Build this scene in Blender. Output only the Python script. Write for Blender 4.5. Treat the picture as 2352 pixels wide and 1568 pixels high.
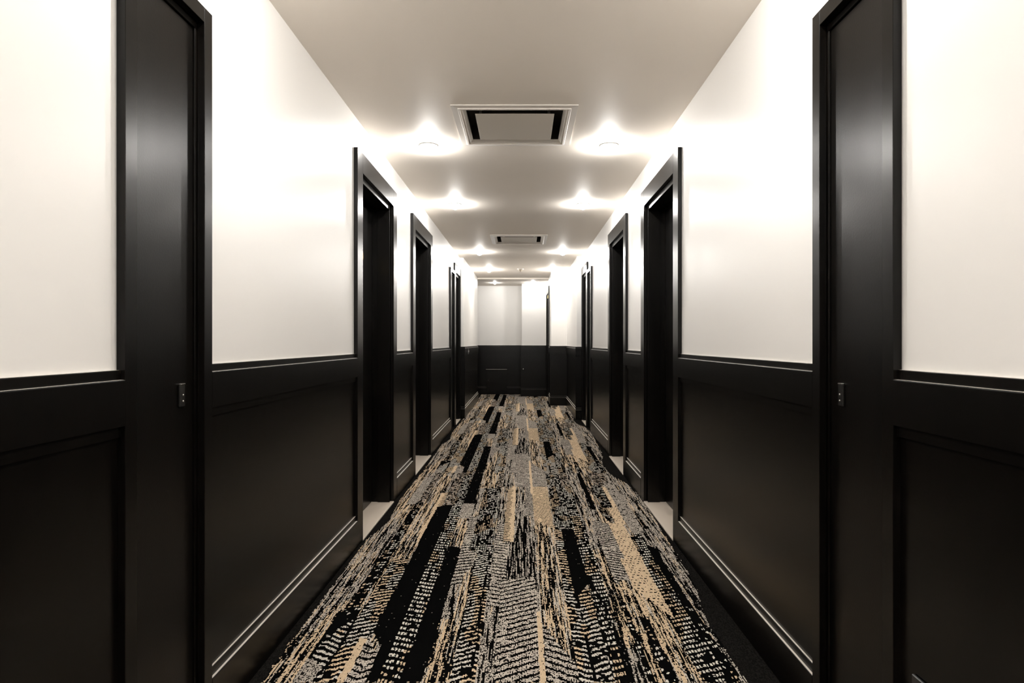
import bpy, bmesh, math
import numpy as np
from mathutils import Vector

# ------------------------------------------------------------------ scene reset
for o in list(bpy.data.objects):
    bpy.data.objects.remove(o, do_unlink=True)
scene = bpy.context.scene
COL = scene.collection

# ------------------------------------------------------------------ camera, world, exposure
CAM_Z = 1.14
cam_data = bpy.data.cameras.new('camera')
cam_data.sensor_width = 36.0
cam_data.lens = 22.0                       # 1437 px focal length on a 2352 px frame
cam_data.shift_x = -24.0 / 2352.0
cam_data.shift_y = 2.0 / 2352.0
cam_data.clip_start = 0.05
cam = bpy.data.objects.new('camera', cam_data)
cam.location = (0, 0, CAM_Z)
cam.rotation_euler = (math.radians(90), 0, 0)
COL.objects.link(cam)
scene.camera = cam

world = bpy.data.worlds.new('world')
scene.world = world
world.use_nodes = True
world.node_tree.nodes['Background'].inputs[0].default_value = (0.02, 0.018, 0.016, 1)
world.node_tree.nodes['Background'].inputs[1].default_value = 1.0

vs = scene.view_settings
vs.view_transform = 'Standard'
vs.look = 'None'
vs.gamma = 1.0
vs.use_curve_mapping = False
vs.exposure = 0.76

LAMP_STRENGTH = 350.0

# ------------------------------------------------------------------ dimensions
XL, XR = -0.94, 0.8874        # corridor walls
H = 2.409                     # ceiling
PROUD = 0.022
Y_BACK = -3.2
JOG_L, JOG_R = 9.385, 9.24    # where the corridor narrows
XL2, XR2 = -0.885, 0.805
LEFT_END = 12.3               # left wall ends, passage turns left
PIER_Y = 11.3
PIER_X = 0.519
END_Y, COLUMN_Y = 13.75, 13.25
LOBBY_X = -3.0

# ------------------------------------------------------------------ materials
def new_mat(name):
    m = bpy.data.materials.new(name)
    m.use_nodes = True
    nt = m.node_tree
    return m, nt, nt.nodes['Principled BSDF']

def add_bump(nt, bsdf, scale, strength, dist=0.002, detail=3.0):
    tc = nt.nodes.new('ShaderNodeTexCoord')
    nz = nt.nodes.new('ShaderNodeTexNoise')
    nz.inputs['Scale'].default_value = scale
    nz.inputs['Detail'].default_value = detail
    bp = nt.nodes.new('ShaderNodeBump')
    bp.inputs['Strength'].default_value = strength
    bp.inputs['Distance'].default_value = dist
    nt.links.new(tc.outputs['Object'], nz.inputs['Vector'])
    nt.links.new(nz.outputs['Fac'], bp.inputs['Height'])
    nt.links.new(bp.outputs['Normal'], bsdf.inputs['Normal'])
    return tc, nz

def simple(name, col, rough, metal=0.0, bump=None, var=0.0, spec=None):
    m, nt, b = new_mat(name)
    b.inputs['Base Color'].default_value = (*col, 1)
    b.inputs['Roughness'].default_value = rough
    b.inputs['Metallic'].default_value = metal
    if spec is not None:
        b.inputs['Specular IOR Level'].default_value = spec
    if bump:
        add_bump(nt, b, *bump)
    if var:
        tc = nt.nodes.new('ShaderNodeTexCoord')
        nz = nt.nodes.new('ShaderNodeTexNoise')
        nz.inputs['Scale'].default_value = 2.2
        nz.inputs['Detail'].default_value = 5
        mr = nt.nodes.new('ShaderNodeMapRange')
        mr.inputs['To Min'].default_value = 1 - var
        mr.inputs['To Max'].default_value = 1 + var
        mx = nt.nodes.new('ShaderNodeVectorMath'); mx.operation = 'SCALE'
        mx.inputs[0].default_value = col
        nt.links.new(tc.outputs['Object'], nz.inputs['Vector'])
        nt.links.new(nz.outputs['Fac'], mr.inputs['Value'])
        nt.links.new(mr.outputs['Result'], mx.inputs['Scale'])
        nt.links.new(mx.outputs['Vector'], b.inputs['Base Color'])
    return m

M = {}
M['plaster'] = simple('wall_paint', (0.85, 0.830, 0.800), 0.36, bump=(260, 0.06, 0.001), var=0.012)
M['ceiling'] = simple('ceiling_paint', (0.92, 0.85, 0.765), 0.62, bump=(300, 0.08, 0.001), var=0.012)
def wood_mat(name, rough, bump_scale, bump_strength):
    m, nt, b = new_mat(name)
    b.inputs['Roughness'].default_value = rough
    b.inputs['Specular IOR Level'].default_value = 0.22
    tc = nt.nodes.new('ShaderNodeTexCoord')
    mp = nt.nodes.new('ShaderNodeMapping')
    mp.inputs['Scale'].default_value = (9, 9, 1.1)
    nz = nt.nodes.new('ShaderNodeTexNoise')
    nz.inputs['Scale'].default_value = 4.0
    nz.inputs['Detail'].default_value = 6
    cr = nt.nodes.new('ShaderNodeValToRGB')
    cr.color_ramp.elements[0].position = 0.3
    cr.color_ramp.elements[0].color = (0.0016, 0.00135, 0.00105, 1)
    cr.color_ramp.elements[1].position = 0.75
    cr.color_ramp.elements[1].color = (0.0036, 0.0028, 0.0021, 1)
    nt.links.new(tc.outputs['Object'], mp.inputs['Vector'])
    nt.links.new(mp.outputs['Vector'], nz.inputs['Vector'])
    nt.links.new(nz.outputs['Fac'], cr.inputs['Fac'])
    nt.links.new(cr.outputs['Color'], b.inputs['Base Color'])
    n2 = nt.nodes.new('ShaderNodeTexNoise')
    n2.inputs['Scale'].default_value = bump_scale
    n2.inputs['Detail'].default_value = 2
    bp = nt.nodes.new('ShaderNodeBump')
    bp.inputs['Strength'].default_value = bump_strength
    bp.inputs['Distance'].default_value = 0.001
    nt.links.new(tc.outputs['Object'], n2.inputs['Vector'])
    nt.links.new(n2.outputs['Fac'], bp.inputs['Height'])
    nt.links.new(bp.outputs['Normal'], b.inputs['Normal'])
    return m
M['wood'] = wood_mat('black_painted_wood', 0.27, 240, 0.04)
M['leaf'] = wood_mat('black_door_paint', 0.29, 170, 0.14)
M['ledge'] = simple('pale_ledge_paint', (0.62, 0.565, 0.50), 0.6, bump=(300, 0.1, 0.001), var=0.25)  # pale tone for the moulding tops and the access panel lip
M['sill'] = simple('pale_stone_sill', (0.60, 0.52, 0.43), 0.55, bump=(90, 0.15, 0.002), var=0.10)
M['brass'] = simple('brass', (0.80, 0.60, 0.26), 0.35, 1.0, bump=(120, 0.05, 0.001))
M['dark_metal'] = simple('dark_metal', (0.03, 0.028, 0.026), 0.35, 0.6, bump=(200, 0.05, 0.001))
M['steel'] = simple('steel', (0.62, 0.60, 0.57), 0.3, 1.0, bump=(200, 0.05, 0.001))
M['black_plastic'] = simple('black_plastic', (0.012, 0.012, 0.012), 0.35, bump=(200, 0.04, 0.001))
M['white_plastic'] = simple('white_plastic', (0.72, 0.69, 0.65), 0.4, bump=(200, 0.04, 0.001))
M['grille'] = simple('grille_enamel', (0.78, 0.73, 0.67), 0.42, bump=(200, 0.04, 0.001))
M['grille_plate'] = simple('grille_plate_enamel', (0.70, 0.65, 0.58), 0.38, bump=(200, 0.04, 0.001))
M['detector'] = simple('aged_plastic', (0.42, 0.37, 0.30), 0.45, bump=(200, 0.04, 0.001))
M['duct'] = simple('duct_metal', (0.035, 0.03, 0.026), 0.4, 0.5, bump=(40, 0.1, 0.002))
M['dark_hole'] = simple('dark_hole', (0.004, 0.004, 0.004), 0.9, bump=(100, 0.1, 0.001))

def lamp_mat():
    m, nt, b = new_mat('frosted_lamp_lens')
    tc = nt.nodes.new('ShaderNodeTexCoord')
    nz = nt.nodes.new('ShaderNodeTexNoise')
    nz.inputs['Scale'].default_value = 40
    mr = nt.nodes.new('ShaderNodeMapRange')
    mr.inputs['To Min'].default_value = LAMP_STRENGTH * 0.97
    mr.inputs['To Max'].default_value = LAMP_STRENGTH * 1.03
    nt.links.new(tc.outputs['Object'], nz.inputs['Vector'])
    nt.links.new(nz.outputs['Fac'], mr.inputs['Value'])
    nt.links.new(mr.outputs['Result'], b.inputs['Emission Strength'])
    b.inputs['Emission Color'].default_value = (1.0, 0.975, 0.94, 1)
    b.inputs['Base Color'].default_value = (0.9, 0.9, 0.9, 1)
    return m
M['lamp'] = lamp_mat()

def carpet_mat():
    m, nt, b = new_mat('woven_carpet')
    at = nt.nodes.new('ShaderNodeAttribute')
    at.attribute_name = 'yarn'
    tc = nt.nodes.new('ShaderNodeTexCoord')
    nz = nt.nodes.new('ShaderNodeTexNoise')
    nz.inputs['Scale'].default_value = 420
    nz.inputs['Detail'].default_value = 2
    mr = nt.nodes.new('ShaderNodeMapRange')
    mr.inputs['From Min'].default_value = 0.3
    mr.inputs['From Max'].default_value = 0.7
    mr.inputs['To Min'].default_value = 0.70
    mr.inputs['To Max'].default_value = 1.25
    mx = nt.nodes.new('ShaderNodeVectorMath'); mx.operation = 'SCALE'
    bp = nt.nodes.new('ShaderNodeBump')
    bp.inputs['Strength'].default_value = 0.5
    bp.inputs['Distance'].default_value = 0.003
    nt.links.new(tc.outputs['Object'], nz.inputs['Vector'])
    nt.links.new(nz.outputs['Fac'], mr.inputs['Value'])
    nt.links.new(at.outputs['Color'], mx.inputs[0])
    nt.links.new(mr.outputs['Result'], mx.inputs['Scale'])
    nt.links.new(mx.outputs['Vector'], b.inputs['Base Color'])
    nt.links.new(nz.outputs['Fac'], bp.inputs['Height'])
    nt.links.new(bp.outputs['Normal'], b.inputs['Normal'])
    b.inputs['Roughness'].default_value = 0.95
    b.inputs['Specular IOR Level'].default_value = 0.0
    return m
M['carpet'] = carpet_mat()

# ------------------------------------------------------------------ helpers
def tag(o, label=None, cat=None, group=None, kind=None):
    if label: o['label'] = label
    if cat: o['category'] = cat
    if group: o['group'] = group
    if kind: o['kind'] = kind
    return o

def empty(name, loc=(0, 0, 0)):
    o = bpy.data.objects.new(name, None)
    o.empty_display_size = 0.1
    o.location = loc
    COL.objects.link(o)
    return o

def link_bm(name, bm, mat, parent=None, smooth=False):
    bmesh.ops.recalc_face_normals(bm, faces=bm.faces)
    me = bpy.data.meshes.new(name)
    bm.to_mesh(me); bm.free()
    me.materials.append(M[mat])
    if smooth:
        me.polygons.foreach_set('use_smooth', [True] * len(me.polygons))
    o = bpy.data.objects.new(name, me)
    COL.objects.link(o)
    if parent is not None:
        o.parent = parent
        o.matrix_parent_inverse.identity()
        off = Vector((0, 0, 0))
        p = parent
        while p is not None:
            off += p.location; p = p.parent
        me.transform(__import__('mathutils').Matrix.Translation(-off))
    return o

# frames: map (u along the wall, d out of the wall, z) to world
def frame_left(x):   return lambda u, d, z: (x + d, u, z)
def frame_right(x):  return lambda u, d, z: (x - d, u, z)
def frame_front(y):  return lambda u, d, z: (u, y - d, z)      # faces the camera
def frame_rear(y):   return lambda u, d, z: (u, y + d, z)      # faces away from the camera

def box_bm(fr, u0, u1, d0, d1, z0, z1, bevel=0.0, segs=1):
    bm = bmesh.new()
    v = [bm.verts.new(fr(u, d, z)) for z in (z0, z1) for d in (d0, d1) for u in (u0, u1)]
    for f in ((0,1,3,2),(4,5,7,6),(0,1,5,4),(2,3,7,6),(0,2,6,4),(1,3,7,5)):
        bm.faces.new([v[i] for i in f])
    bmesh.ops.recalc_face_normals(bm, faces=bm.faces)
    if bevel:
        bmesh.ops.bevel(bm, geom=list(bm.edges), offset=bevel, segments=segs, profile=0.5, affect='EDGES')
    return bm

def box(name, mat, parent, fr, u0, u1, d0, d1, z0, z1, bevel=0.0, segs=1):
    return link_bm(name, box_bm(fr, u0, u1, d0, d1, z0, z1, bevel, segs), mat, parent)

def extrude(name, mat, parent, fr, u0, u1, prof, ledge=False):
    bm = bmesh.new()
    a = [bm.verts.new(fr(u0, d, z)) for d, z in prof]
    b = [bm.verts.new(fr(u1, d, z)) for d, z in prof]
    n = len(prof)
    for i in range(n):
        bm.faces.new((a[i], a[(i+1) % n], b[(i+1) % n], b[i]))
    bm.faces.new(a); bm.faces.new(b)
    if ledge:                                   # flat top of the moulding takes the paler ledge colour
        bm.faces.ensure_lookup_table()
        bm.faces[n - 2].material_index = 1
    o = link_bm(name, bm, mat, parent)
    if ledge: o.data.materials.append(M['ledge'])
    return o

def rounded_top(d0, d1, z0, z1, r, n=4):
    """profile of a board whose upper outer edge is rounded"""
    p = [(d0, z0), (d1, z0)]
    for k in range(n + 1):
        a = math.pi / 2 * k / n
        p.append((d1 - r + r * math.cos(a), z1 - r + r * math.sin(a)))
    p.append((d0, z1))
    return p

def lathe_bm(cx, cy, prof, n=40):
    bm = bmesh.new()
    rings = []
    for r, z in prof:
        if r < 1e-6:
            rings.append([bm.verts.new((cx, cy, z))])
        else:
            rings.append([bm.verts.new((cx + r*math.cos(2*math.pi*i/n), cy + r*math.sin(2*math.pi*i/n), z)) for i in range(n)])
    for a, b in zip(rings[:-1], rings[1:]):
        for i in range(n):
            j = (i + 1) % n
            if len(a) == 1 and len(b) == 1: continue
            if len(a) == 1: bm.faces.new((a[0], b[i], b[j]))
            elif len(b) == 1: bm.faces.new((a[i], a[j], b[0]))
            else: bm.faces.new((a[i], a[j], b[j], b[i]))
    return bm

def disc_bm(fr, u, z, prof, n=32):
    """lathe about the wall normal; prof = (radius, d)"""
    bm = bmesh.new()
    rings = []
    for r, d in prof:
        if r < 1e-6: rings.append([bm.verts.new(fr(u, d, z))])
        else: rings.append([bm.verts.new(fr(u + r*math.cos(2*math.pi*i/n), d, z + r*math.sin(2*math.pi*i/n))) for i in range(n)])
    for a, b in zip(rings[:-1], rings[1:]):
        for i in range(n):
            j = (i + 1) % n
            if len(a) == 1: bm.faces.new((a[0], b[i], b[j]))
            elif len(b) == 1: bm.faces.new((a[i], a[j], b[0]))
            else: bm.faces.new((a[i], a[j], b[j], b[i]))
    return bm

def cell_wall(name, mat, fr, us, zs, open_cells, d_front, d_back):
    """one connected wall slab with rectangular openings"""
    bm = bmesh.new()
    nu, nz = len(us), len(zs)
    F = {}
    def vert(i, j, k):
        key = (i, j, k)
        if key not in F:
            F[key] = bm.verts.new(fr(us[i], (d_front, d_back)[k], zs[j]))
        return F[key]
    solid = {(i, j) for i in range(nu-1) for j in range(nz-1) if (i, j) not in open_cells}
    for (i, j) in solid:
        for k in (0, 1):
            bm.faces.new((vert(i,j,k), vert(i+1,j,k), vert(i+1,j+1,k), vert(i,j+1,k)))
        for di, dj, e in ((-1,0,((i,j),(i,j+1))), (1,0,((i+1,j),(i+1,j+1))), (0,-1,((i,j),(i+1,j))), (0,1,((i,j+1),(i+1,j+1)))):
            if (i+di, j+dj) not in solid:
                (a, b), (c, d) = e
                bm.faces.new((vert(a,b,0), vert(c,d,0), vert(c,d,1), vert(a,b,1)))
    return link_bm(name, bm, mat)

# ------------------------------------------------------------------ doors table
CASE_W, CAB_W = 0.116, 0.045
CASE_TOP, CAB_TOP = 2.228, 2.108
#        side, y0,    y1,    kind
DOORS = [('L', 1.447, 1.853, 'cab'), ('R', 1.462, 1.869, 'cab'),
         ('L', 3.487, 4.580, 'room'), ('R', 3.484, 4.580, 'room'),
         ('L', 5.262, 6.400, 'room'), ('R', 5.263, 6.352, 'room'),
         ('L', 8.030, 8.530, 'cab'), ('R', 7.930, 8.430, 'cab'),
         ('L', 8.532, 9.375, 'room'), ('R', 8.432, 9.232, 'room'),
         ('P', 12.03, 13.12, 'room')]
def opening(d):
    w = CASE_W if d[3] == 'room' else CAB_W
    t = (CASE_TOP if d[3] == 'room' else CAB_TOP)
    return d[1] + w - 0.035, d[2] - w + 0.035, t - w + 0.035

# ------------------------------------------------------------------ shell: walls
def side_wall(name, fr, side, y0, y1, label):
    ds = [d for d in DOORS if d[0] == side]
    us, zs = {y0, y1}, {0.0, H}
    for d in ds:
        a, b, t = opening(d); us |= {a, b}; zs.add(t)
    us, zs = sorted(us), sorted(zs)
    op = set()
    for d in ds:
        a, b, t = opening(d)
        for i in range(len(us)-1):
            for j in range(len(zs)-1):
                if us[i] >= a-1e-6 and us[i+1] <= b+1e-6 and zs[j+1] <= t+1e-6:
                    op.add((i, j))
    return tag(cell_wall(name, 'plaster', fr, us, zs, op, 0.0, -0.26), label, 'wall', kind='structure')

FL, FR = frame_left(XL), frame_right(XR)
FP = frame_right(PIER_X)
wall_left = side_wall('wall_left', FL, 'L', Y_BACK, JOG_L, 'long off-white left corridor wall above black wainscot')
wall_right = side_wall('wall_right', FR, 'R', Y_BACK, JOG_R, 'long off-white right corridor wall above black wainscot')
def wall_box(name, x0, x1, y0, y1, label):
    bm = box_bm(lambda u, d, z: (u, d, z), x0, x1, y0, y1, 0, H)
    return tag(link_bm(name, bm, 'plaster'), label, 'wall', kind='structure')
wall_far_left = wall_box('wall_far_left', -1.20, XL2, JOG_L, LEFT_END, 'white wall stepping inward at far left of corridor')
wall_lobby_front = wall_box('wall_lobby_front', LOBBY_X, -1.201, LEFT_END - 0.2, LEFT_END, 'rear face of wall around the far left corner')
wall_lobby_left = wall_box('wall_lobby_left', LOBBY_X - 0.15, LOBBY_X, LEFT_END - 0.2, END_Y + 0.15, 'side wall of passage around the far left corner')
wall_end = wall_box('wall_end', LOBBY_X, 0.0, END_Y, END_Y + 0.15, 'white end wall at far end of corridor')
wall_end_column = wall_box('wall_end_column', -0.012, PIER_X + 0.3, COLUMN_Y, END_Y + 0.15, 'brighter projecting right half of the end wall')
wall_far_right = wall_box('wall_far_right', XR2, 1.15, JOG_R, PIER_Y, 'white wall stepping inward at far right of corridor')
# pier with a door in its side face
wall_pier = side_wall('wall_pier', FP, 'P', PIER_Y, COLUMN_Y, 'white pier projecting from the right near the corridor end')
wall_pier_front = wall_box('wall_pier_front', PIER_X + 0.261, 1.15, PIER_Y, PIER_Y + 0.15, 'white face of pier wall turned to the corridor')
wall_back = wall_box('wall_back', -1.2, 1.15, Y_BACK - 0.15, Y_BACK, 'white corridor wall behind the viewpoint')

# ceiling
bm = box_bm(lambda u, d, z: (u, d, z), -1.21, 1.16, Y_BACK - 0.16, LEFT_END, H, H + 0.15)
VENTS = [(-0.043, 3.68, 'square ceiling air diffuser with flat centre plate, nearest the viewer'),
         (-0.043, 7.72, 'square ceiling air diffuser farther along, beyond the second light pair')]
VS = 0.29     # half throat of diffuser hole
# build the ceiling as one connected slab with square holes for the diffusers
bm.free()
us = sorted({-1.21, 1.16} | {v[0]-VS for v in VENTS} | {v[0]+VS for v in VENTS})
ys = sorted({Y_BACK - 0.16, LEFT_END} | {v[1]-VS for v in VENTS} | {v[1]+VS for v in VENTS})
op = set()
for i in range(len(us)-1):
    for j in range(len(ys)-1):
        cu, cy = (us[i]+us[i+1])/2, (ys[j]+ys[j+1])/2
        if any(abs(cu-v[0]) < VS and abs(cy-v[1]) < VS for v in VENTS): op.add((i, j))
ceiling = cell_wall('ceiling', 'ceiling', lambda u, d, z: (u, z, H - d), us, ys, op, 0.0, -0.15)
tag(ceiling, 'plain beige-grey painted corridor ceiling', 'ceiling', kind='structure')
bm = box_bm(lambda u, d, z: (u, d, z), LOBBY_X - 0.15, 1.16, LEFT_END, END_Y + 0.15, H - 0.028, H + 0.15)
tag(link_bm('ceiling_lobby', bm, 'ceiling'), 'slightly lower ceiling strip before the end wall', 'ceiling', kind='structure')

# ------------------------------------------------------------------ wainscot
Z_CAP, Z_RAIL, Z_RAILB, Z_MOULD = 1.076, 1.0535, 0.947, 0.921
Z_BM, Z_BB = 0.171, 0.145
BASE = {}
for nm, lb in (('baseboard_left', 'black painted baseboard along the left corridor wall'),
               ('baseboard_right', 'black painted baseboard along the right corridor wall'),
               ('baseboard_end', 'black painted baseboard around the far corridor end')):
    BASE[nm] = tag(empty(nm), lb, 'baseboard', kind='structure')

def wainscot(wall, base, fr, u0, u1):
    box('panel', 'wood', wall, fr, u0, u1, 0.0005, 0.005, 0.0, Z_RAIL)
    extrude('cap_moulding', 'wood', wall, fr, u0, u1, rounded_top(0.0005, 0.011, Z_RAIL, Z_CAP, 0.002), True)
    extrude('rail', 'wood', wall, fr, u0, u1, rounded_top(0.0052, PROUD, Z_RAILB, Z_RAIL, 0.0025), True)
    extrude('panel_moulding', 'wood', wall, fr, u0, u1, [(0.0052, Z_MOULD), (0.0130, Z_MOULD), (0.0130, Z_RAILB - 0.0002), (0.0052, Z_RAILB - 0.0002)])
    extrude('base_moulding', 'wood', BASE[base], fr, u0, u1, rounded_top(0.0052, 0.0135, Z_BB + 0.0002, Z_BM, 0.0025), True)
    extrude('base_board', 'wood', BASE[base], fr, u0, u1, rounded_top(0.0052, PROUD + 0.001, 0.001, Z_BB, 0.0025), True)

for a, b in ((Y_BACK, 1.447), (1.853, 3.487), (4.580, 5.262), (6.400, 8.030)):
    wainscot(wall_left, 'baseboard_left', FL, a + 0.0005, b - 0.0005)
for a, b in ((Y_BACK, 1.462), (1.869, 3.484), (4.580, 5.263), (6.352, 7.930)):
    wainscot(wall_right, 'baseboard_right', FR, a + 0.0005, b - 0.0005)
wainscot(wall_far_left, 'baseboard_left', frame_left(XL2), JOG_L + 0.0005, LEFT_END)
wainscot(wall_far_left, 'baseboard_left', frame_front(JOG_L), XL + 0.001, XL2 + 0.023)
wainscot(wall_far_right, 'baseboard_right', frame_right(XR2), JOG_R + 0.0005, PIER_Y - 0.024)
wainscot(wall_far_right, 'baseboard_right', frame_front(JOG_R), XR2 - 0.023, XR - 0.001)
wainscot(wall_pier, 'baseboard_end', frame_front(PIER_Y), PIER_X - 0.023, XR2 - 0.0005)
wainscot(wall_pier, 'baseboard_end', FP, PIER_Y + 0.0005, 12.029)
wainscot(wall_pier, 'baseboard_end', FP, 13.121, COLUMN_Y - 0.024)
wainscot(wall_end, 'baseboard_end', frame_front(END_Y), LOBBY_X, -0.036)
wainscot(wall_end_column, 'baseboard_end', frame_front(COLUMN_Y), -0.035, PIER_X - 0.0005)
wainscot(wall_end_column, 'baseboard_end', frame_left(-0.012) if False else frame_right(-0.012), COLUMN_Y + 0.0005, END_Y - 0.024)
wainscot(wall_lobby_front, 'baseboard_end', frame_rear(LEFT_END), LOBBY_X, XL2 + 0.0)
wainscot(wall_lobby_left, 'baseboard_end', frame_left(LOBBY_X), LEFT_END + 0.024, END_Y - 0.024)
wainscot(wall_back, 'baseboard_end', frame_rear(Y_BACK), XL + 0.024, XR - 0.024)

# ------------------------------------------------------------------ doors
def lever_handle(root_leaf, fr, u, d, direction):
    h = link_bm('handle_rose', disc_bm(fr, u, 1.0, [(0, d), (0.026, d), (0.026, d + 0.008), (0.012, d + 0.010), (0.010, d + 0.045), (0, d + 0.045)], 20), 'dark_metal', root_leaf, True)
    a, b = sorted((u - 0.012 * direction, u + 0.115 * direction))
    box('lever', 'dark_metal', root_leaf, fr, a, b, d + 0.037, d + 0.053, 0.99, 1.010, 0.004, 2)

def build_room_door(n, fr, y0, y1, label, plaque=False, tag_plate=False, short=False):
    root = tag(empty('door_%d' % n, fr((y0 + y1) / 2, 0, 0)), label, 'door', kind='structure')
    w, t = CASE_W, CASE_TOP
    # casing: two uprights and a head board
    box('casing_board', 'wood', root, fr, y0, y0 + w, 0.0005, PROUD, 0.001, t, 0.0012)
    box('casing_board', 'wood', root, fr, y1 - w, y1, 0.0005, PROUD, 0.001, t, 0.0012)
    box('casing_head', 'wood', root, fr, y0 + w + 0.0004, y1 - w - 0.0004, 0.0005, PROUD, t - w, t, 0.0012)
    # inner frame, set back behind the casing
    fw = 0.036
    a, b, top = y0 + w, y1 - w, t - w
    box('frame_jamb', 'wood', root, fr, a - 0.034, a + fw, -0.085, -0.001, 0.001, top - fw, 0.001)
    box('frame_jamb', 'wood', root, fr, b - fw, b + 0.034, -0.085, -0.001, 0.001, top - fw, 0.001)
    box('frame_head', 'wood', root, fr, a - 0.034, b + 0.034, -0.085, -0.001, top - fw + 0.0005, top + 0.034, 0.001)
    # rebate behind the frame where the leaf closes
    box('frame_stop', 'wood', root, fr, a - 0.034, a + fw - 0.012, -0.127, -0.0855, 0.001, top - fw + 0.012)
    box('frame_stop', 'wood', root, fr, b - fw + 0.012, b + 0.034, -0.127, -0.0855, 0.001, top - fw + 0.012)
    box('frame_stop', 'wood', root, fr, a - 0.034, b + 0.034, -0.127, -0.0855, top - fw + 0.0125, top + 0.034)
    leaf = box('door_leaf', 'leaf', root, fr, a - 0.03, b + 0.03, -0.170, -0.128, 0.012, top + 0.02)
    s = box('sill', 'sill', root, fr, a + 0.0005, b - 0.0005, -0.2, 0.024, -0.02, 0.009, 0.003)
    s['label'] = 'pale stone threshold'
    if not short:
        lever_handle(leaf, fr, a + 0.095, -0.128, 1)
    if plaque:
        c = (a + b) / 2 + 0.065
        pl = link_bm('number_plaque', disc_bm(fr, c, 1.715, [(0, -0.127), (0.064, -0.127), (0.064, -0.120), (0.058, -0.117), (0.052, -0.120), (0, -0.119)], 40), 'brass', leaf)
        pl['label'] = 'round brass plaque'
    if tag_plate:
        pl = box('brass_tag', 'brass', root, fr, y0 + 0.05, y0 + 0.11, PROUD, PROUD + 0.012, 1.99, 2.045, 0.002)
        pl['label'] = 'small brass tag on the casing'
    return root

def build_cabinet_door(n, fr, y0, y1, label, latch=False):
    root = tag(empty('door_%d' % n, fr((y0 + y1) / 2, 0, 0)), label, 'door', kind='structure')
    w, t = CAB_W, CAB_TOP
    box('casing_board', 'wood', root, fr, y0, y0 + w, 0.0005, PROUD, 0.001, t, 0.0012)
    box('casing_board', 'wood', root, fr, y1 - w, y1, 0.0005, PROUD, 0.001, t, 0.0012)
    box('casing_head', 'wood', root, fr, y0 + w + 0.0004, y1 - w - 0.0004, 0.0005, PROUD, t - w, t, 0.0012)
    a, b, top = y0 + w, y1 - w, t - w
    box('frame_stop', 'wood', root, fr, a - 0.034, a + 0.011, -0.03, -0.0005, 0.001, top - 0.02, 0.001)
    box('frame_stop', 'wood', root, fr, b - 0.011, b + 0.034, -0.03, -0.0005, 0.001, top - 0.02, 0.001)
    box('frame_stop', 'wood', root, fr, a - 0.034, b + 0.034, -0.03, -0.0005, top - 0.0195, top + 0.034, 0.001)
    leaf = box('door_leaf', 'leaf', root, fr, a + 0.0125, b - 0.0125, -0.045, -0.006, 0.008, top - 0.021, 0.0015)
    box('backing', 'dark_hole', root, fr, a - 0.03, b + 0.03, -0.06, -0.046, 0.001, top + 0.03)
    if latch:
        u = b - 0.0125 - 0.064
        lp = box('latch_plate', 'dark_metal', leaf, fr, u - 0.013, u + 0.013, -0.006, 0.000, 0.962, 1.022, 0.0015)
        lp['label'] = 'small dark metal latch'
        box('latch_lip', 'steel', leaf, fr, u - 0.012, u + 0.012, -0.0055, 0.0015, 1.0225, 1.0262, 0.0008)
        for zz in (0.977, 0.994):
            link_bm('latch_screw', disc_bm(fr, u + 0.002, zz, [(0, 0.0), (0.0032, 0.0001), (0.0028, 0.0016), (0, 0.0022)], 10), 'steel', leaf, True)
    return root

LBL = ['narrow black panelled service door with latch, nearest on the left wall',
       'narrow black panelled service door with latch, nearest on the right wall',
       'black recessed room door with round brass plaque on the left wall',
       'black recessed room door, first full-size door on the right wall',
       'black recessed room door, second full-size door on the left wall',
       'black recessed room door, second full-size door on the right wall',
       'far narrow black service door beside a doorway on the left wall',
       'far narrow black service door beside a doorway on the right wall',
       'farthest black recessed doorway on the left wall before it narrows',
       'farthest black recessed doorway on the right wall before it narrows',
       'dark framed door in side of the far right pier, seen edge-on']
for i, d in enumerate(DOORS):
    fr = {'L': FL, 'R': FR, 'P': FP}[d[0]]
    if d[3] == 'room':
        build_room_door(i + 1, fr, d[1], d[2], LBL[i], plaque=(i == 2), tag_plate=(d[0] == 'P'), short=(i >= 8))
    else:
        build_cabinet_door(i + 1, fr, d[1], d[2], LBL[i], latch=(i < 2))

# ------------------------------------------------------------------ carpet
PER = 3.37
T0 = 2.10
DX, DY = 0.004, 0.006
CX0, CX1 = -0.952, 0.900
NX = int(round((CX1 - CX0) / DX)); NT = int(round(PER / DY))
rng = np.random.default_rng(11)
tx = CX0 + (np.arange(NX) + 0.5) * DX
ty = T0 + (np.arange(NT) + 0.5) * DY
TX, TY = np.meshgrid(tx, ty)

def vnoise(cell_x, cell_y, seed):
    """smooth value noise on the tile, wraps in y; cells in grid counts"""
    r = np.random.default_rng(seed)
    ny = max(2, int(round(NT / cell_y))); nx = int(NX / cell_x) + 3
    g = r.random((ny, nx))
    fy = np.arange(NT) * ny / NT; fx = np.arange(NX) / cell_x
    y0 = np.floor(fy).astype(int); x0 = np.floor(fx).astype(int)
    wy = (fy - y0)[:, None]; wx = (fx - x0)[None, :]
    wy = wy*wy*(3-2*wy); wx = wx*wx*(3-2*wx)
    y1 = (y0 + 1) % ny; y0 = y0 % ny
    a = g[y0][:, x0]*(1-wx) + g[y0][:, x0+1]*wx
    b = g[y1][:, x0]*(1-wx) + g[y1][:, x0+1]*wx
    return a*(1-wy) + b*wy

def streak(cell_y, seed):
    return 0.5*vnoise(1, cell_y, seed) + 0.5*vnoise(2, cell_y*2, seed+50)

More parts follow.
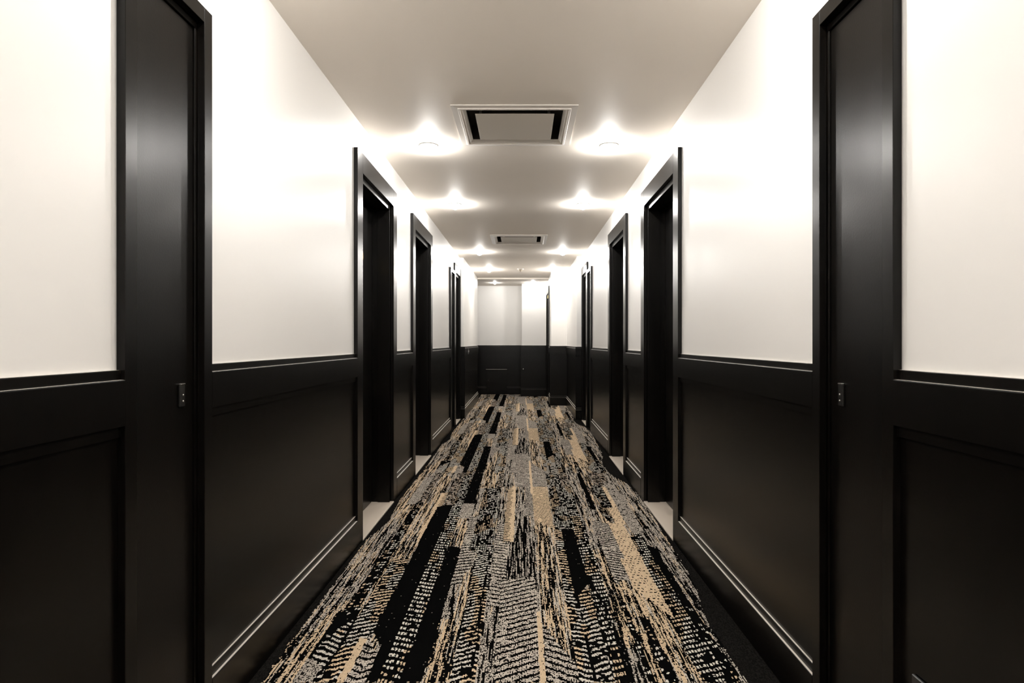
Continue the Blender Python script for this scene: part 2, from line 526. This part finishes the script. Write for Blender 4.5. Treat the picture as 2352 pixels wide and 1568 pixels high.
R1 = rng.random((NT, NX)); R2 = rng.random((NT, NX)); R3 = rng.random((NT, NX))
S1, S2 = streak(14, 1), streak(32, 2)
S3 = vnoise(2, 38, 6) * 0.75 + 0.25 * vnoise(1, 10, 7)
N1 = vnoise(5, 5, 3); N2 = vnoise(12, 30, 4); WOB = vnoise(3, 9, 5) - 0.5
COLPAR = (np.arange(NX) % 2)[None, :] * np.ones((NT, 1))

BLK = np.array((0.0030, 0.0026, 0.0024)); TAN = np.array((0.66, 0.50, 0.335)); GRY = np.array((0.56, 0.495, 0.425))
WHT = np.array((0.80, 0.74, 0.65)); BRN = np.array((0.30, 0.20, 0.12))
def col(c): return np.broadcast_to(c, (NT, NX, 3)).copy()
def mixm(base, mask, c):
    base[mask] = c; return base

def t_black():
    c = col(BLK); mixm(c, (R1 > 0.994) & (N1 > 0.5), GRY*0.45); return c
def t_grey():
    c = col(GRY) * (0.55 + 0.6*R1)[..., None]
    c = mixm(c, R2 < 0.22 + 0.22*COLPAR, BLK*3)
    c = mixm(c, (S1 > 0.63), BLK)
    c = mixm(c, (S3 > 0.66) & (R1 > 0.12), BLK)
    c = mixm(c, (S2 > 0.70) & (R3 > 0.35), TAN*0.9)
    return c
def t_tan():
    c = col(TAN) * (0.78 + 0.35*R1)[..., None]
    c = np.where((S2 < 0.40)[..., None], GRY * (0.6 + 0.6*R2)[..., None], c)
    c = mixm(c, (R3 < 0.13), BLK)
    c = mixm(c, (S1 > 0.58) & (R2 > 0.15), BLK)
    c = mixm(c, (S3 > 0.62) & (R2 > 0.10), BLK)
    return c
def t_plain():
    c = col(TAN) * (0.85 + 0.25*R1)[..., None]
    return mixm(c, R2 < 0.03, BLK*3)
def t_tandots():
    c = t_plain()
    py = (TY + 0.3*(TX) + 0.012*WOB) / 0.034; px = (TX + 0.006*WOB) / 0.019
    m = ((py % 1) < 0.32) & (((px + 0.5*np.floor(py)) % 1) < 0.52) & (vnoise(5, 6, 21) > 0.42)
    return mixm(c, m, BLK)
def t_dots(py_=0.043, px_=0.0125, slope=0.35, drop=0.30, seed=31):
    c = col(BLK)
    py = (TY + slope*TX + 0.006*WOB) / py_; px = (TX + 0.003*WOB) / px_
    m = ((py % 1) < 0.50) & ((px % 1) < 0.70) & (vnoise(3, 5, seed) > drop) & (R1 > 0.10)
    c[m] = (WHT * (0.7 + 0.45*R2)[..., None])[m]
    warm = m & (N2 > 0.62); c[warm] = (TAN * (0.8 + 0.4*R2)[..., None])[warm]
    return c
def t_sparse(): return t_dots(0.036, 0.016, -0.4, 0.60, 33)
def t_lines(axis=0.0, slope=0.55, per=0.034, seed=41, on=0.46):
    """black ground with light slanting weft lines meeting in a chevron at x = axis"""
    c = col(BLK)
    py = (TY + slope*np.abs(TX - axis) + 0.011*WOB) / per
    m = ((py % 1) < on) & (vnoise(4, 4, seed) > 0.25) & (R1 > 0.10)
    c[m] = (WHT * 0.9 * (0.65 + 0.5*R2)[..., None])[m]
    warm = m & (N2 > 0.60); c[warm] = (TAN * (0.85 + 0.4*R2)[..., None])[warm]
    gap = np.abs(TX - axis) < 0.006
    c[gap & (vnoise(4, 12, seed+1) > 0.4)] = BLK
    return c
def t_rungs(axis=0.06, slope=0.6, per=0.044, seed=51, base='g', on=0.33):
    """knitted light ground crossed by thin black slanting lines"""
    if base == 'g':
        c = col(GRY*1.05) * (0.6 + 0.6*R1)[..., None]; c = mixm(c, R2 < 0.14 + 0.22*COLPAR, BLK*3)
    else:
        c = t_plain()
    py = (TY + slope*np.abs(TX - axis) + 0.007*WOB) / per
    m = ((py % 1) < on) & (vnoise(7, 6, seed) > 0.20)
    return mixm(c, m, BLK)
def t_ladder(side=-1, x0=0.0, x1=0.1):
    c = t_plain()
    w = (TX - x0) / (x1 - x0)
    if side > 0: w = 1 - w
    py = (TY + 0.2*TX + 0.006*WOB) / 0.031
    return mixm(c, ((py % 1) < 0.42) & (w < 0.30 + 0.5*vnoise(3, 5, 61)), BLK)
def t_speck():
    c = col(GRY) * (0.35 + 0.65*R1)[..., None]
    c = mixm(c, (R2 > 0.72), BRN)
    return mixm(c, (vnoise(2, 2, 71) > 0.45), BLK)
def t_vert():
    c = t_grey(); return mixm(c, S2 > 0.52, BLK)

COLOR = t_grey()
def put(x0, x1, y0, y1, tex, sl0=0.0, sl1=0.0, soft=0.012):
    """zone between x0..x1 and y0..y1 with slanted ends"""
    xm = (x0 + x1) / 2
    jx = soft * 0.5 * (vnoise(2, 6, int(abs(x0)*977 + y0*131) % 9999) - 0.5)
    jy = soft * 2 * (vnoise(2, 2, int(abs(x1)*577 + y1*231) % 9999) - 0.5)
    X = TX + jx; Y = TY + jy
    m = (X >= x0) & (X < x1) & (Y >= y0 + sl0*(TX-xm)) & (Y < y1 + sl1*(TX-xm))
    COLOR[m] = tex[m]

A, B = T0, T0 + PER
plain_grey = mixm(col(GRY) * (0.5 + 0.5*R1)[..., None], R2 < 0.18 + 0.2*COLPAR, BLK*4)
bk, gr, tn, pl = t_black(), t_grey(), t_tan(), t_plain()
td, dt, sp, sk, vt = t_tandots(), t_dots(), t_sparse(), t_speck(), t_vert()
# left edge to centre
put(-0.955, -0.756, A, B, gr)
put(-0.82, -0.756, A, 2.75, tn, sl1=1.5)
put(-0.90, -0.80, A, 2.45, tn, sl1=1.0)
put(-0.90, -0.82, 4.25, B, tn)
put(-0.83, -0.756, 3.95, 4.45, tn)
put(-0.82, -0.72, 4.42, 5.30, plain_grey)
put(-0.756, -0.69, 2.5, 4.45, sp)
put(-0.75, -0.66, 4.45, B, sk)
put(-0.70, -0.59, 2.70, 5.40, tn, sl1=-3.0)
put(-0.61, -0.556, 3.6, 4.75, t_ladder(1, -0.61, -0.556))
put(-0.68, -0.58, 2.30, 3.30, t_lines(-0.70, -0.45, 0.034, 43))
put(-0.775, -0.70, 2.20, 2.62, bk, sl1=-1.5)
put(-0.765, -0.61, 2.16, 2.60, t_lines(-0.685, -0.6, 0.036, 44), sl0=-0.8, sl1=2.2)
put(-0.707, -0.627, A, 2.18, t_lines(-0.70, -0.5, 0.036, 45))
put(-0.776, -0.707, A, 2.24, plain_grey, sl1=-1.0)
put(-0.598, -0.53, A, 2.36, t_rungs(-0.56, -0.6, 0.044, 52), sl1=-2.5)
put(-0.626, -0.598, A, 2.42, pl)
put(-0.59, -0.475, 2.35, 4.40, bk, sl0=-2.2, sl1=1.0)
put(-0.53, -0.49, A, 2.40, bk)
put(-0.56, -0.48, 4.40, B, sk)
put(-0.49, -0.412, A, B, dt)
put(-0.412, -0.338, A, 3.50, bk, sl1=-1.2)
put(-0.41, -0.335, 3.50, 4.06, tn)
put(-0.415, -0.335, 4.06, 4.43, plain_grey)
put(-0.42, -0.338, 4.43, B, bk)
put(-0.337, -0.28, A, 3.1, gr)
put(-0.337, -0.25, A, 2.58, tn)
put(-0.34, -0.25, 2.95, 4.10, t_rungs(-0.40, -0.35, 0.043, 53, on=0.36))
put(-0.287, -0.225, 2.50, 3.19, tn, sl1=4.0)
put(-0.245, -0.160, A, 3.45, t_lines(-0.178, 0.55, 0.033, 46))
put(-0.292, -0.165, 3.42, 4.95, t_dots(0.030, 0.013, 0.15, 0.40, 34))
put(-0.335, -0.20, 4.90, B, tn)
put(-0.20, -0.15, 4.95, B, sk)
put(-0.16, -0.10, A, B, gr)
put(-0.155, -0.08, 2.70, 3.95, t_rungs(-0.16, 0.4, 0.043, 54))
put(-0.10, 0.062, A, 3.02, t_rungs(0.062, 0.6, 0.044, 55))
put(-0.08, 0.045, 3.02, 4.30, vt)
put(-0.112, -0.05, 3.58, 4.95, t_ladder(-1, -0.112, -0.05), sl1=3.0)
put(-0.05, 0.022, 4.1, 5.0, gr)
put(0.02, 0.078, 4.10, 4.95, t_rungs(0.0, 0.2, 0.034, 56, on=0.4))
put(0.06, 0.080, A, 2.66, pl)
put(0.08, 0.195, A, 2.62, t_rungs(0.07, 0.65, 0.044, 57), sl1=-3.0)
put(0.076, 0.192, 2.38, 4.00, tn, sl0=-3.0, sl1=-2.0)
put(0.075, 0.195, 3.92, 4.95, t_rungs(0.08, 0.3, 0.032, 58, base='t', on=0.30), sl0=-1.5)
put(-0.06, 0.20, 4.95, B, t_rungs(0.07, 0.15, 0.034, 59, on=0.34))
put(0.062, 0.08, 4.70, B, pl)
# centre to right edge
put(0.192, 0.31, A, 2.90, t_lines(0.245, -0.55, 0.036, 47))
put(0.192, 0.24, 2.40, 3.95, t_lines(0.25, -0.35, 0.036, 48))
put(0.235, 0.312, 2.87, 3.83, bk, sl0=2.5)
put(0.20, 0.312, 3.83, B, t_dots(0.028, 0.011, 0.1, 0.46, 35))
put(0.31, 0.385, A, 4.95, t_dots(0.044, 0.0125, -0.35, 0.36, 36))
put(0.31, 0.385, 4.95, B, sk)
put(0.358, 0.435, A, 2.55, gr)
put(0.385, 0.47, 2.35, 3.60, tn)
put(0.425, 0.452, A, 2.75, sp)
put(0.38, 0.475, 3.45, B, gr)
put(0.47, 0.517, 4.27, B, bk)
put(0.45, 0.505, A, 2.95, tn)
put(0.484, 0.524, A, 2.65, sp)
put(0.44, 0.545, 2.95, 4.0, t_rungs(0.40, 0.5, 0.036, 60, on=0.4))
put(0.455, 0.54, 2.6, 3.0, tn)
put(0.52, 0.605, A, 2.95, tn)
put(0.505, 0.568, 3.95, B, tn)
put(0.54, 0.635, 4.0, 5.0, t_dots(0.032, 0.012, 0.2, 0.48, 37))
put(0.58, 0.70, 5.0, B, sk)
put(0.605, 0.70, A, 3.72, t_dots(0.036, 0.013, -0.4, 0.28, 38), sl1=2.0)
put(0.695, 0.742, A, 3.50, bk, sl1=-2.0)
put(0.70, 0.735, A, 2.7, sp)
put(0.515, 0.628, 2.75, 3.30, td, sl0=-3.0)
put(0.54, 0.632, 3.25, 3.95, td)
put(0.585, 0.650, 3.92, 4.32, td)
put(0.625, 0.722, 4.30, 4.88, td, sl1=-2.0)
put(0.655, 0.79, 3.75, 5.10, plain_grey * np.where(vnoise(3, 4, 77) > 0.78, 0.05, 1.0)[..., None])
put(0.735, 0.90, A, B, gr)
# dark borders along both walls
ye = np.array([2.10, 2.5, 2.67, 2.8, 2.9, 3.2, 3.6, 4.1, 4.75, 5.06, 5.27, 5.47])
xe = np.array([.753, .755, .765, .79, .806, .826, .836, .857, .864, .842, .79, .753])
le = np.array([-.875, -.885, -.887, -.889, -.89, -.894, -.900, -.850, -.885, -.889, -.887, -.875])
le_y = np.array([2.10, 2.5, 2.67, 2.8, 2.9, 3.2, 3.65, 3.98, 4.47, 5.06, 5.27, 5.47])
edge_r = np.interp(ty, ye, xe)[:, None]; edge_l = np.interp(ty, le_y, le)[:, None]
ragged = 0.010 * (vnoise(2, 3, 91) - 0.5)
bord = (TX + ragged > edge_r) | (TX + ragged < edge_l)
COLOR[bord] = (np.array((0.0085, 0.0078, 0.0072)) * (0.5 + 1.2*R1)[..., None])[bord]
COLOR = np.clip(COLOR, 0.003, 0.85)

def carpet_mesh(name, xs, ysarr, colors):
    nx, ny = len(xs), len(ysarr)
    V = np.empty((ny, nx, 3), np.float32)
    V[..., 0] = xs[None, :]; V[..., 1] = ysarr[:, None]; V[..., 2] = 0.0
    i = np.arange(nx - 1)[None, :]; j = np.arange(ny - 1)[:, None]
    q = np.stack([j*nx + i, j*nx + i + 1, (j+1)*nx + i + 1, (j+1)*nx + i], -1).reshape(-1)
    nf = (nx - 1) * (ny - 1)
    me = bpy.data.meshes.new(name)
    me.vertices.add(nx * ny); me.vertices.foreach_set('co', V.reshape(-1))
    me.loops.add(nf * 4); me.loops.foreach_set('vertex_index', q.astype(np.int32))
    me.polygons.add(nf); me.polygons.foreach_set('loop_start', np.arange(0, nf*4, 4, dtype=np.int32))
    me.update(calc_edges=True)
    at = me.attributes.new('yarn', 'FLOAT_COLOR', 'FACE')
    rgba = np.ones((nf, 4), np.float32); rgba[:, :3] = colors.reshape(-1, 3)
    at.data.foreach_set('color', rgba.reshape(-1))
    me.materials.append(M['carpet'])
    o = bpy.data.objects.new(name, me); COL.objects.link(o)
    return o

row_edges = np.concatenate([np.arange(Y_BACK, 1.6, 0.06), np.arange(1.6, 4.6, 0.006), np.arange(4.6, END_Y, 0.012), [END_Y]])
rc = (row_edges[:-1] + row_edges[1:]) / 2
def sample(y): return COLOR[(np.floor(((y - T0) % PER) / DY).astype(int)) % NT]
CC = 0.5 * sample(rc - 0.0029) + 0.5 * sample(rc + 0.0029)
fine = rc < 4.6
CC[fine] = sample(rc[fine])
floor = carpet_mesh('floor', CX0 + np.arange(NX + 1) * DX, row_edges, CC)
tag(floor, 'black, grey and tan streaked patterned carpet along the corridor', 'carpet', kind='structure')
# carpet of the side passage
lx = np.arange(LOBBY_X, CX0 + 1e-6, 0.008)
lx[-1] = CX0
ly = np.append(np.arange(LEFT_END - 0.05, END_Y, 0.012), END_Y)
lc = (ly[:-1] + ly[1:]) / 2
cidx = ((lx[:-1] - LOBBY_X) / DX).astype(int) % (NX - 60) + 25
LC = sample(lc)[:, cidx]
tag(carpet_mesh('floor_lobby', lx, ly, LC), 'patterned carpet continuing into the passage on the far left', 'carpet', kind='structure')

# ------------------------------------------------------------------ ceiling diffusers
def square_ring(name, mat, parent, cx, cy, rings):
    """rings = (half size x, half size y, z) joined in order"""
    bm = bmesh.new()
    R = [[bm.verts.new((cx + sx*hx, cy + sy*hy, z)) for sx, sy in ((-1,-1),(1,-1),(1,1),(-1,1))] for hx, hy, z in rings]
    for a, b in zip(R[:-1], R[1:]):
        for i in range(4):
            j = (i + 1) % 4
            bm.faces.new((a[i], a[j], b[j], b[i]))
    return link_bm(name, bm, mat, parent)

def diffuser(cx, cy, label):
    root = tag(empty('ceiling_diffuser', (cx, cy, H)), label, 'air vent', 'ceiling air diffusers')
    o = 0.342
    square_ring('outer_frame', 'grille', root, cx, cy, [(o, o, H - 0.0005), (o, o, H - 0.006), (o - 0.034, o - 0.034, H - 0.008), (o - 0.036, o - 0.036, H - 0.0125),
                (o - 0.046, o - 0.046, H - 0.0135), (o - 0.048, o - 0.048, H - 0.009), (o - 0.058, o - 0.058, H - 0.010), (o - 0.060, o - 0.060, H - 0.004), (0.288, 0.288, H - 0.002), (0.288, 0.288, H - 0.0005)])
    square_ring('inner_cone', 'grille', root, cx, cy, [(0.2865, 0.2865, H - 0.004), (0.284, 0.284, H - 0.0045), (0.272, 0.272, H + 0.006), (0.268, 0.268, H + 0.012), (0.2865, 0.2865, H + 0.014)])
    square_ring('duct_throat', 'duct', root, cx, cy, [(0.283, 0.283, H + 0.015), (0.275, 0.275, H + 0.10), (0.15, 0.15, H + 0.14), (0.001, 0.001, H + 0.145)])
    square_ring('centre_plate', 'grille_plate', root, cx, cy, [(0.001, 0.001, H - 0.0075), (0.217, 0.217, H - 0.0075), (0.219, 0.219, H - 0.0065), (0.219, 0.219, H - 0.0045), (0.001, 0.001, H - 0.0042)])
    for sx in (-1, 1):
        for sy in (-1, 1):
            link_bm('hanger', box_bm(lambda u, d, z: (u, d, z), cx + sx*0.19 - 0.008, cx + sx*0.19 + 0.008, cy + sy*0.205 - 0.002, cy + sy*0.205 + 0.002, H - 0.0041, H + 0.10), 'steel', root)
    return root
for v in VENTS:
    diffuser(*v)

# ------------------------------------------------------------------ downlights
def downlight(x, y, z, label, k=1.0):
    root = tag(empty('ceiling_downlight', (x, y, z)), label, 'ceiling light', 'recessed ceiling downlights')
    link_bm('trim_ring', lathe_bm(x, y, [(k * 0.035, z - k * 0.0005), (k * 0.062, z - k * 0.0005), (k * 0.062, z - k * 0.003), (k * 0.056, z - k * 0.007), (k * 0.040, z - k * 0.008), (k * 0.035, z - k * 0.006), (k * 0.035, z - k * 0.0005)], 36), 'white_plastic', root, True)
    link_bm('lens', lathe_bm(x, y, [(k * 0.0335, z - k * 0.004), (k * 0.0345, z - k * 0.012), (k * 0.0340, z - k * 0.024), (k * 0.0295, z - k * 0.035), (k * 0.0215, z - k * 0.043), (k * 0.011, z - k * 0.047), (0.0, z - k * 0.048)], 28), 'lamp', root, True)
    return root

LAMPS = [(-0.605, 4.03, 'left round ceiling light just past the nearest air diffuser'),
         (0.557, 4.03, 'right round ceiling light just past the nearest air diffuser'),
         (-0.620, 5.75, 'left round ceiling light of the second pair, before the far diffuser'),
         (0.556, 5.75, 'right round ceiling light of the second pair, before the far diffuser'),
         (-0.602, 8.78, 'left round ceiling light of the third pair, past the far diffuser'),
         (0.565, 8.78, 'right round ceiling light of the third pair, past the far diffuser'),
         (-0.580, 10.9, 'left round ceiling light beside the smoke detector near the end'),
         (0.525, 10.9, 'right round ceiling light beside the smoke detector near the end'),
         (-0.612, 1.72, 'left round ceiling light above the narrow service doors'),
         (0.566, 1.72, 'right round ceiling light above the narrow service doors'),
         (-0.612, -0.2, 'left round ceiling light just behind the viewpoint'),
         (0.566, -0.2, 'right round ceiling light just behind the viewpoint'),
         (-0.612, -2.1, 'left round ceiling light near the wall behind the viewpoint'),
         (0.566, -2.1, 'right round ceiling light near the wall behind the viewpoint')]
for x, y, lb in LAMPS:
    downlight(x, y, H, lb)
downlight(-0.578, 13.05, H - 0.028, 'small round ceiling light at the end wall, left one', 0.6)
downlight(0.219, 12.95, H - 0.028, 'small round ceiling light at the end wall, right one', 0.75)

# ------------------------------------------------------------------ smoke detector
sd = tag(empty('smoke_detector', (-0.034, 10.8, H)), 'white cone-shaped smoke detector in the middle of the far ceiling', 'smoke detector')
link_bm('mounting_base', lathe_bm(-0.034, 10.8, [(0, H - 0.0005), (0.058, H - 0.0005), (0.058, H - 0.010), (0.050, H - 0.014), (0, H - 0.014)], 32), 'white_plastic', sd, True)
link_bm('sensor_head', lathe_bm(-0.034, 10.8, [(0, H - 0.0145), (0.044, H - 0.0145), (0.036, H - 0.030), (0.024, H - 0.034), (0.022, H - 0.046), (0.016, H - 0.054), (0, H - 0.055)], 32), 'detector', sd, True)

# ------------------------------------------------------------------ small wall fittings
F_END, F_COL, F_FL = frame_front(END_Y), frame_front(COLUMN_Y), frame_left(XL2)
ap = tag(empty('access_panel', F_END(-0.57, 0.024, 0.07)), 'black square access panel set in the end wall wainscot', 'access panel')
box('panel_plate', 'wood', ap, F_END, -0.80, -0.34, 0.0235, 0.034, 0.085, 0.545, 0.002)
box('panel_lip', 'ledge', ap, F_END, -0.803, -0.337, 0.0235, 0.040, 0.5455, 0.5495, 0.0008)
link_bm('panel_lock', disc_bm(F_END, -0.75, 0.31, [(0, 0.0341), (0.012, 0.0342), (0.011, 0.040), (0, 0.041)], 16), 'dark_metal', ap, True)

kn = tag(empty('door_stop_bumper', F_COL(0.018, 0.006, 0.575)), 'small bright metal door stop on the end wall wainscot', 'door stop')
link_bm('stem', disc_bm(F_COL, 0.018, 0.575, [(0, 0.0055), (0.012, 0.0055), (0.012, 0.009), (0.006, 0.010), (0.006, 0.024), (0, 0.024)], 16), 'steel', kn, True)
link_bm('bumper_head', disc_bm(F_COL, 0.018, 0.575, [(0, 0.0242), (0.010, 0.0243), (0.014, 0.030), (0.012, 0.036), (0, 0.039)], 16), 'steel', kn, True)

sw = tag(empty('wall_switch', F_FL(9.95, PROUD, 0.96)), 'small switch plate on the black rail at far left', 'switch')
box('switch_plate', 'black_plastic', sw, F_FL, 9.915, 9.985, PROUD + 0.0005, PROUD + 0.006, 0.955, 1.045, 0.0015)
box('switch_toggle', 'white_plastic', sw, F_FL, 9.940, 9.960, PROUD + 0.0062, PROUD + 0.013, 0.985, 1.015, 0.001)

ou = tag(empty('wall_outlet', FR(1.365, 0.005, 0.33)), 'black outlet cover low on the right wainscot at frame edge', 'outlet')
pt = box('outlet_plate', 'black_plastic', ou, FR, 1.322, 1.408, 0.0055, 0.0125, 0.272, 0.396, 0.002)
for zz in (0.305, 0.362):
    box('socket', 'dark_hole', ou, FR, 1.350, 1.380, 0.0127, 0.0137, zz - 0.016, zz + 0.016, 0.0003)
